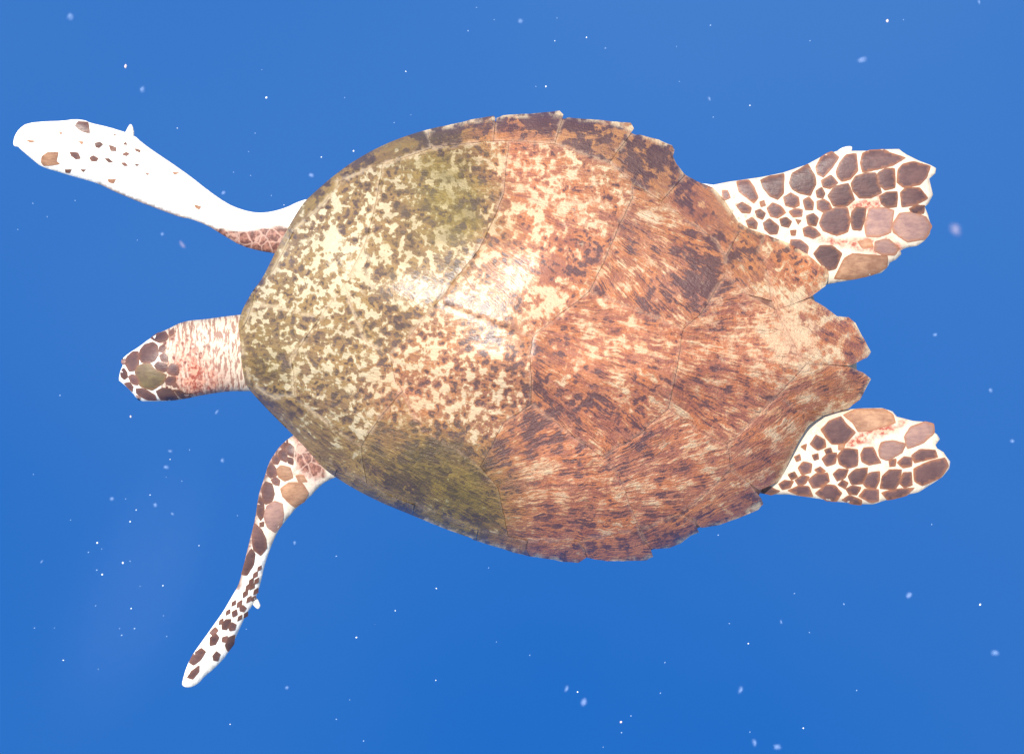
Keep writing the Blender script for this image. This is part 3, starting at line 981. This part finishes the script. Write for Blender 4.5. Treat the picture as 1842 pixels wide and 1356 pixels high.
# (outline, streak angle in degrees of the image (0 = right, + = down), zones: green, red, pale, dark, streak)
SCUTES = [
    # vertebral row, front to back
    ([(437, 590), (455, 545), (530, 560), (575, 572), (525, 645), (530, 712), (490, 715), (455, 690), (437, 650)], 5, .24, .02, .08, .25, .25),
    ([(575, 572), (620, 511), (640, 573), (659, 616), (700, 638), (711, 687), (724, 703), (679, 755), (650, 800), (600, 770), (530, 712), (525, 645)], 15, .18, .18, .22, .22, .15),
    ([(700, 638), (734, 608), (789, 543), (870, 575), (958, 605), (952, 640), (955, 675), (955, 726), (906, 760), (864, 838), (815, 805), (760, 775), (724, 703), (711, 687)], 12, .08, .68, .20, .28, .25),
    ([(958, 605), (1005, 568), (1060, 525), (1140, 555), (1228, 592), (1218, 660), (1203, 733), (1150, 780), (1084, 821), (1030, 783), (955, 726), (955, 675), (952, 640)], 22, 0, .85, .25, -.05, .60),
    ([(1228, 592), (1258, 566), (1303, 495), (1345, 530), (1395, 557), (1425, 610), (1450, 655), (1400, 710), (1345, 765), (1308, 800), (1261, 777), (1203, 733), (1218, 660)], 12, 0, .90, .25, .02, .85),
    # costals on the turtle's right
    ([(455, 545), (458, 520), (488, 491), (530, 413), (582, 365), (611, 329), (650, 308), (689, 296), (680, 345), (670, 390), (656, 440), (620, 511), (575, 572), (530, 560)], -50, .12, .03, .36, .04, .14),
    ([(689, 296), (724, 285), (776, 267), (831, 258), (915, 253), (906, 349), (880, 410), (860, 450), (818, 504), (789, 543), (734, 608), (700, 638), (659, 616), (640, 573), (620, 511), (656, 440), (670, 390), (680, 345)], 20, .32, .18, .12, .20, .12),
    ([(915, 253), (995, 259), (1040, 274), (1096, 293), (1138, 330), (1138, 355), (1112, 407), (1086, 472), (1060, 525), (1005, 568), (958, 605), (870, 575), (789, 543), (818, 504), (860, 450), (880, 410), (906, 349)], 24, 0, .80, .28, .05, .45),
    ([(1138, 330), (1190, 361), (1250, 405), (1290, 435), (1305, 460), (1303, 495), (1258, 566), (1228, 592), (1140, 555), (1060, 525), (1086, 472), (1112, 407), (1138, 355)], 34, 0, .75, .25, .0, .75),
    # costals on its left
    ([(455, 690), (490, 715), (530, 712), (600, 770), (650, 800), (652, 835), (658, 868), (590, 836), (545, 795), (500, 752), (452, 705)], 38, .32, .03, .28, .0, .90),
    ([(724, 703), (760, 775), (815, 805), (864, 838), (895, 875), (915, 965), (860, 952), (780, 922), (700, 890), (658, 868), (652, 835), (650, 800), (679, 755)], 24, .42, .15, .05, .18, .60),
    ([(955, 726), (1030, 783), (1084, 821), (1115, 858), (1150, 952), (1040, 973), (949, 972), (915, 965), (895, 875), (864, 838), (906, 760)], -8, .05, .95, .05, -.05, .80),
    ([(1084, 821), (1150, 780), (1203, 733), (1261, 777), (1308, 800), (1312, 814), (1315, 845), (1250, 905), (1220, 922), (1150, 952), (1115, 858)], -16, 0, .95, .25, -.15, .95),
    # marginals along the turtle's right, nuchal first
    ([(427, 600), (431, 565), (447, 535), (458, 520), (455, 545), (437, 590)], -60, .8, 0, .1, .3, .5),
    ([(447, 535), (470, 505), (497, 450), (522, 405), (530, 413), (488, 491), (458, 520)], -55, .8, 0, .2, .25, .5),
    ([(522, 405), (540, 372), (555, 355), (601, 315), (611, 329), (582, 365), (530, 413)], -45, .9, 0, .1, .35, .5),
    ([(601, 315), (640, 287), (690, 260), (740, 241), (768, 234), (776, 267), (724, 285), (689, 296), (650, 308), (611, 329)], -25, .55, .1, .1, .45, .5),
    ([(768, 234), (790, 228), (850, 215), (889, 209), (892, 214), (888, 254), (831, 258), (776, 267)], -12, .25, .45, .15, .25, .5),
    ([(894, 213), (905, 208), (960, 204), (1006, 200), (1013, 207), (1011, 216), (997, 259), (915, 253), (888, 254)], -4, .05, .45, .05, .35, .5),
    ([(1011, 216), (1022, 212), (1080, 216), (1134, 221), (1140, 232), (1132, 243), (1096, 293), (1040, 274), (997, 259)], 12, .05, .40, .0, .35, .5),
    ([(1132, 243), (1150, 242), (1185, 251), (1210, 262), (1214, 270), (1210, 287), (1232, 314), (1190, 361), (1138, 330), (1096, 293)], 32, .05, .40, .05, .30, .5),
    ([(1232, 314), (1262, 330), (1284, 339), (1302, 358), (1328, 399), (1330, 417), (1305, 460), (1290, 435), (1250, 405), (1190, 361)], 38, 0, .70, .20, .30, .7),
    ([(1328, 399), (1349, 412), (1376, 421), (1365, 450), (1378, 480), (1388, 540), (1345, 530), (1303, 495), (1305, 460), (1330, 417)], 40, 0, .55, .35, .35, .5),
    ([(1376, 421), (1416, 436), (1452, 458), (1476, 477), (1496, 480), (1485, 514), (1458, 534), (1425, 548), (1395, 557), (1388, 540), (1378, 480), (1365, 450)], 40, 0, .85, .30, .0, .4),
    ([(1395, 557), (1425, 548), (1458, 536), (1485, 552), (1505, 568), (1527, 570), (1539, 581), (1554, 609), (1567, 634), (1560, 644), (1528, 659), (1490, 656), (1450, 655), (1425, 610)], 30, 0, .75, .32, -.1, .5),
    ([(1450, 655), (1490, 657), (1530, 661), (1553, 670), (1568, 682), (1560, 696), (1547, 719), (1527, 735), (1480, 748), (1430, 735), (1400, 710)], -20, 0, .80, .40, .05, .6),
    ([(1400, 710), (1430, 735), (1480, 748), (1454, 766), (1433, 800), (1421, 828), (1402, 866), (1366, 881), (1348, 868), (1315, 845), (1312, 814), (1308, 800), (1345, 765)], -32, 0, .85, .45, -.2, .8),
    ([(1315, 845), (1348, 868), (1360, 884), (1369, 896), (1373, 906), (1364, 916), (1333, 930), (1295, 944), (1261, 949), (1249, 938), (1220, 922), (1250, 905)], -28, 0, .65, .05, .25, .6),
    ([(1220, 922), (1249, 938), (1257, 957), (1241, 964), (1224, 978), (1203, 986), (1170, 988), (1158, 972), (1150, 952)], -20, 0, .65, .05, .25, .6),
    ([(1150, 952), (1158, 972), (1170, 988), (1175, 1001), (1163, 1008), (1091, 1009), (1055, 1003), (1052, 988), (1040, 973)], -6, 0, .80, .15, .05, .7),
    ([(1040, 973), (1052, 988), (1055, 1003), (1040, 1012), (1010, 1009), (953, 1000), (946, 986), (949, 972)], 5, .1, .75, .10, .25, .7),
    ([(949, 972), (946, 986), (953, 1000), (922, 993), (856, 972), (860, 952), (915, 965)], 14, .6, .4, .05, .35, .7),
    ([(860, 952), (856, 972), (800, 951), (741, 926), (745, 908), (780, 922)], 22, 1, 0, .05, .35, .7),
    ([(745, 908), (741, 926), (690, 906), (640, 881), (601, 857), (606, 844), (658, 868), (700, 890)], 26, .8, 0, .1, .35, .8),
    ([(606, 844), (601, 857), (580, 841), (545, 800), (512, 767), (516, 767), (545, 795), (590, 836)], 38, .7, 0, .15, .3, .8),
    ([(516, 767), (512, 767), (480, 735), (455, 708), (440, 690), (429, 650), (426, 625), (427, 600), (437, 590), (437, 650), (455, 690), (452, 705), (500, 752)], 45, .7, 0, .2, .3, .7),
]
# soft patches of pigment, algae and (in pale) painted highlights across the shell: x, y, radius, amount
PATCH = {
    'green': [(800, 300, 80, .5), (830, 395, 75, .7), (480, 660, 60, .3), (760, 830, 80, .4), (850, 910, 80, .6), (640, 640, 130, .15), (900, 560, 60, .2)],
    'red': [(730, 745, 55, .6), (690, 690, 40, .3), (900, 280, 70, .3), (860, 430, 50, .2)],
    'pale': [(650, 470, 62, .5), (1065, 340, 50, .3), (1010, 325, 36, .2), (700, 520, 50, .15), (770, 535, 40, .2), (1430, 600, 62, .75), (1340, 560, 45, .1), (770, 650, 60, .15),
             (560, 430, 45, .2), (870, 740, 40, .45), (1030, 395, 40, .35), (1290, 590, 60, .3), (1060, 640, 30, .15), (640, 690, 60, .2), (1390, 650, 60, .2), (1170, 385, 40, .4)],
    'dark': [(1000, 715, 55, .55), (960, 770, 50, .6), (800, 450, 60, .3), (760, 810, 50, .45), (1265, 500, 45, .9), (1230, 460, 40, .4), (880, 590, 60, .3), (1060, 450, 40, .35),
             (1120, 770, 50, .25), (740, 590, 70, .2), (490, 650, 40, .3), (810, 780, 40, .4), (1030, 490, 30, .3), (1140, 850, 40, .3), (930, 700, 40, .3)],
}


SMOOTH_RIM = np.array(densify(chaikin(SHELL, 2), 2.0))


def on_rim(p):
    """The front of the shell has an even rim: bring plate edges that lie on it to the smooth curve."""
    out = []
    for x, y in p:
        if x < 790 or (y > 900 and x < 850):
            d = np.hypot(SMOOTH_RIM[:, 0] - x, SMOOTH_RIM[:, 1] - y)
            k = int(d.argmin())
            if d[k] < 4.5:
                x, y = SMOOTH_RIM[k]
        out.append((x, y))
    return out


CENTRES = []
for s in SCUTES:
    q = densify(s[0], 10)
    CENTRES.append((sum(a for a, b in q) / len(q), sum(b for a, b in q) / len(q), abs(area(s[0]))))


def blended(X, Y, i, k):
    """Pigment drifts from plate to plate: part its own, part its neighbours' by nearness."""
    num, den = np.zeros(len(X)), np.zeros(len(X))
    for (cx, cy, ar), s in zip(CENTRES, SCUTES):
        w = np.exp(-((X - cx) ** 2 + (Y - cy) ** 2) / (2 * 75.0 ** 2)) * ar + 1e-6
        num += w * s[k]
        den += w
    return .30 * SCUTES[i][k] + .70 * num / den


def build_scute(i, spec):
    poly, ang, green, red, pale, dark, streak = spec
    marginal = i >= 13
    p = jitter(densify(poly, 5.0), 1.3 if not marginal else .9, .06)
    p = on_rim(p)
    p = offset(p, -.15)
    pts, tris = fill(p, 6.0)
    x, y = pts[:, 0], pts[:, 1]
    # each plate laps a little over the one behind it
    a = math.radians(ang * .5)
    prog = x * math.cos(a) + y * math.sin(a)
    prog = (prog - prog.min()) / (np.ptp(prog) + 1e-6)
    d = dist_to(x, y, p)
    rise = .0008 + (.0020 if not marginal else .0026) * prog ** 1.8
    top = dome(x, y) + rise - .0008 * np.exp(-d / 2.0)
    verts, faces, ring = solid(pts, tris, top, top - .0042, True)
    me = mesh_of('scute', verts, faces)
    n = len(x)
    X, Y = np.r_[x, x], np.r_[y, y]
    X, Y = np.r_[X, X[ring]], np.r_[Y, Y[ring]]
    planar_uv(me, 'Px', X / 100, Y / 100)
    cx, cy = x.mean(), y.mean()
    t = math.radians(ang)
    L = 330 if not marginal else 500
    fx, fy = cx - L * math.cos(t), cy - L * math.sin(t)
    r = np.hypot(X - fx, Y - fy)
    th = np.arctan2(Y - fy, X - fx) - t
    th = (th + math.pi) % (2 * math.pi) - math.pi
    planar_uv(me, 'Grow', r / 100 + i * 3.7, th * L / 100 + i * 1.9)
    def soft(name, base):
        v = blended(X, Y, i, base)
        for px, py, rr, am in PATCH[name]:
            v += am * np.exp(-((X - px) ** 2 + (Y - py) ** 2) / (rr * rr))
        return np.clip(v, 0, 1) if name != 'dark' and name != 'pale' else np.clip(v, -.4, 1.2)
    silh = dist_to(X, Y, SHELL)
    D = np.r_[d, d]
    D = np.r_[D, D[ring]]
    edge = (np.where((Y > 700) & (X < 1340), ss(5, 2, silh) * .8, ss(9, 3, silh)) * (X > 760) if marginal else np.zeros(len(X)))
    seam = ss(2.6, .6, D) * (silh > 9) * np.where((X < 930) & (Y > 780), .35, 1.0)
    A = np.stack([soft('green', 2), soft('red', 3), soft('pale', 4), blended(X, Y, i, 6)], 1)
    B = np.stack([edge, soft('dark', 5), seam, np.full(len(X), 1.0 if marginal and i < 22 else (.45 if marginal else 0.0))], 1)
    for nm, arr in (('ZoneA', A), ('ZoneB', B)):
        at = me.attributes.new(nm, 'FLOAT_COLOR', 'POINT')
        at.data.foreach_set('color', arr.astype(np.float32).ravel())
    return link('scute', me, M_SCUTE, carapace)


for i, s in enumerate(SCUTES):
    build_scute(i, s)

# ------------------------------------------------------------------ matter drifting in the water
def speck_material(name, col, core, power):
    N = Nodes(name)
    lw = N.n('LayerWeight')
    lw.inputs[0].default_value = .5
    f = N.math('POWER', N.sub(1.0, lw.outputs['Facing']), power)
    f = N.mul(f, core)
    tr = N.n('BsdfTransparent')
    N.done(col, .7, .2)
    mx = N.n('MixShader')
    N.put(mx.inputs[0], f)
    N.t.links.new(tr.outputs[0], mx.inputs[1])
    N.t.links.new(N.bsdf.outputs[0], mx.inputs[2])
    N.t.links.new(mx.outputs[0], N.out.inputs[0])
    return N.mat


M_SPECK = {'w': speck_material('drifting_speck', (.85, .88, .9), 1.0, .9), 'd': speck_material('drifting_speck_dim', (.50, .66, .88), .36, 1.4),
           's': speck_material('drifting_fluff', (.40, .56, .84), .15, 5.0), 'v': speck_material('drifting_fluff_faint', (.40, .52, .80), .18, 5.0),
           'p': speck_material('drifting_fluff_pink', (.48, .40, .46), .17, 5.0), 'r': speck_material('drifting_speck_pink', (.85, .68, .64), .85, 1.1)}
SPECKS = """126 30 10 s;226 120 10 r;256 161 9 s;479 176 6 w;471 126 3 d;730 129 4 w;620 176 3 d;739 207 3 d;319 231 3 w;459 240 3 d;447 273 3 d;636 272 5 w;578 283 4 w;420 310 3 d
451 316 3 d;135 361 3 d;59 366 4 d;85 390 3 d;32 413 3 d;328 440 11 p;402 347 6 v;560 315 7 v;842 56 4 d;857 14 3 d;889 36 3 d;709 221 3 d;488 352 3 d;511 369 3 w;292 421 5 s;247 432 3 d
936 38 7 s;1002 33 3 d;998 74 3 w;1055 68 4 w;1089 87 4 d;1278 46 4 d;1217 84 3 d;1222 147 3 d;1457 74 3 d;1596 38 8 r;1625 36 3 d;982 156 5 w;964 156 3 d;1276 178 6 s;1349 190 4 w;1283 211 3 d
1551 108 13 v;1719 413 19 p;1761 4 6 s;235 749 6 r;390 741 7 s;108 711 4 d;306 811 6 s;341 809 3 d;306 826 3 w;299 840 7 s;400 828 6 s;299 858 3 d;327 865 3 d;60 853 3 d;201 897 6 s;226 897 3 d
270 890 3 w;279 908 6 s;310 924 5 s;245 917 3 w;234 938 4 w;127 935 3 d;175 976 5 w;183 987 3 d;159 993 4 d;221 1012 6 w;234 1009 4 d;184 1033 5 w;75 1010 5 s;174 1025 4 d;293 1053 4 w
252 1054 3 d;236 1094 4 w;172 1089 4 d;294 1107 3 d;242 1130 5 d;219 1142 5 d;215 1130 3 d;62 1129 4 d;98 1129 3 d;114 1187 4 w;177 1203 3 d;358 981 3 w;427 927 3 d;443 1131 3 d;414 1302 3 w
530 976 5 s;516 1236 5 s;300 1144 3 d;605 1000 5 d;785 1058 4 w;711 1098 4 w;675 1122 3 d;641 1146 5 w;784 1223 3 w;629 1258 3 d;605 1293 4 d;654 1332 4 d;879 1021 3 d;893 1154 3 d;953 1178 3 d
1019 1238 9 s;1039 1244 4 w;1117 1298 6 r;1135 1287 4 d;1118 1317 4 d;1085 1343 3 d;1050 1262 11 v;1292 962 4 d;1676 943 4 d;1518 1086 5 d;1763 1087 6 w;1312 1121 4 d;1346 1157 4 w;1405 1118 5 s
1456 1137 4 d;1790 1174 11 s;1541 1241 4 d;1332 1240 10 s;1445 1309 4 w;1349 1316 4 d;1357 1335 10 s;1398 1343 10 s;1635 1070 9 v;1429 1067 4 d;1682 602 6 s;1782 702 6 s;1821 793 6 s;1196 1191 4 d;1188 1246 4 d"""
OWN = {(126, 30): 'soft pale fluff drifting near the top left corner', (226, 120): 'pinkish round speck drifting above the stretched white flipper',
       (256, 161): 'soft grey fluff drifting just above the stretched white flipper, below a pinkish speck', (479, 176): 'bright round white speck alone in the water above the shoulder of the white flipper',
       (328, 440): 'soft pinkish fluff drifting under the elbow of the white flipper', (1719, 413): 'large soft pinkish fluff drifting right of the upper hind flipper',
       (235, 749): 'pinkish round speck drifting just below the head', (1596, 38): 'reddish flake drifting near the top right corner', (982, 156): 'bright white speck just above the top rim of the shell',
       (636, 272): 'bright white speck left of the shell, close to its front rim', (1117, 1298): 'pinkish speck near the bottom edge below the shell',
       (1551, 108): 'wide faint fluff drifting above the upper hind flipper', (390, 741): 'soft round fluff under the neck, right of a pinkish speck',
       (1763, 1087): 'white speck drifting below the lower hind flipper near the right edge', (1790, 1174): 'soft blurred fluff near the right edge, lower right of the turtle',
       (936, 38): 'soft pale fluff at the top edge above the middle of the shell', (785, 1058): 'bright white speck a little below the front half of the shell'}
LOOK = {'w': 'tiny bright white speck', 'd': 'tiny dim white speck', 's': 'soft blurred bluish fluff', 'v': 'wide faint bluish fluff', 'p': 'soft pinkish fluff', 'r': 'pinkish speck'}


def where(x, y):
    if y < 520:
        if x < 560:
            return 'beside the long white front flipper' if y > 215 else 'in the blue water above the white front flipper'
        return 'in the blue water above the shell' if x < 1240 else 'in the blue water above the hind flippers'
    if x > 1600:
        return 'right of the hind flippers'
    if x < 480 and y < 960:
        return 'between the head and the hanging front flipper'
    if x < 520:
        return 'left of the hanging front flipper tip'
    return 'in the blue water below the shell' if x < 1210 else 'below the lower hind flipper'


def speck_mesh(seed):
    bm = bmesh.new()
    bmesh.ops.create_icosphere(bm, subdivisions=2, radius=1)
    for v in bm.verts:
        v.co *= 1 + .30 * mnoise.noise(v.co * 1.3 + Vector((seed * 9.1, 0, 0)))
    m = bpy.data.meshes.new('speck')
    bm.to_mesh(m)
    bm.free()
    m.polygons.foreach_set('use_smooth', [True] * len(m.polygons))
    return m


LUMPS = {k: [speck_mesh(i + 10 * n) for i in range(3)] for n, k in enumerate(M_SPECK)}
for k, ms in LUMPS.items():
    for m in ms:
        m.materials.append(M_SPECK[k])
rs = random.Random(31)
for row in SPECKS.replace('\n', ';').split(';'):
    x, y, r, k = row.split()
    x, y, r = int(x), int(y), float(r)
    o = bpy.data.objects.new('fluff' if k in 'svp' else 'speck', rs.choice(LUMPS[k]))
    COL.objects.link(o)
    z = rs.uniform(-.6, .75)
    o.location = unproject(x, y, z)
    sc = r * K * (CAM_H - z) / CAM_H * (.37 if k in 'wdr' else .95)
    e = rs.uniform(.62, 1.0)
    o.scale = (sc * (1.25 - .25 * e), sc * e, sc)
    o.rotation_euler = (0, 0, rs.uniform(0, 6.28))
    if (x, y) in OWN:
        tag(o, OWN[(x, y)], 'speck')
    else:
        w = where(x, y)
        tag(o, LOOK[k] + ' drifting ' + w, 'speck', LOOK[k] + 's ' + w)

# ------------------------------------------------------------------ a hazy volume added to stand in for the light shaft at lower left
def build_light_shaft():
    N = Nodes('light_shaft')
    N.t.nodes.remove(N.bsdf)
    vol = N.n('VolumePrincipled')
    vol.inputs['Color'].default_value = (.50, .68, 1.0, 1)
    vol.inputs['Anisotropy'].default_value = .2
    co = N.n('TexCoord').outputs['Object']
    ln = N.n('VectorMath', operation='LENGTH')
    N.put(ln.inputs[0], co)
    d = N.step(1.0, .15, ln.outputs['Value'])
    d = N.mul(d, N.add(.35, N.mul(N.noise(co, 2.2, 3), .9)))
    N.put(vol.inputs['Density'], N.mul(d, .27))
    N.t.links.new(vol.outputs[0], N.out.inputs['Volume'])
    bm = bmesh.new()
    bmesh.ops.create_icosphere(bm, subdivisions=3, radius=1)
    m = bpy.data.meshes.new('light_shaft_volume')
    bm.to_mesh(m)
    bm.free()
    o = link('light_shaft_volume', m, N.mat)
    z = -.75
    a, b = Vector(unproject(345, 800, z)), Vector(unproject(150, 1330, z))
    o.location = (a + b) / 2
    v = b - a
    o.scale = (v.length / 2 * 1.15, .13, .30)
    o.rotation_euler = (0, 0, math.atan2(v.y, v.x))
    tag(o, 'faint pale light shaft slanting down left of the hanging front flipper', 'light_shaft', kind='stuff')


build_light_shaft()
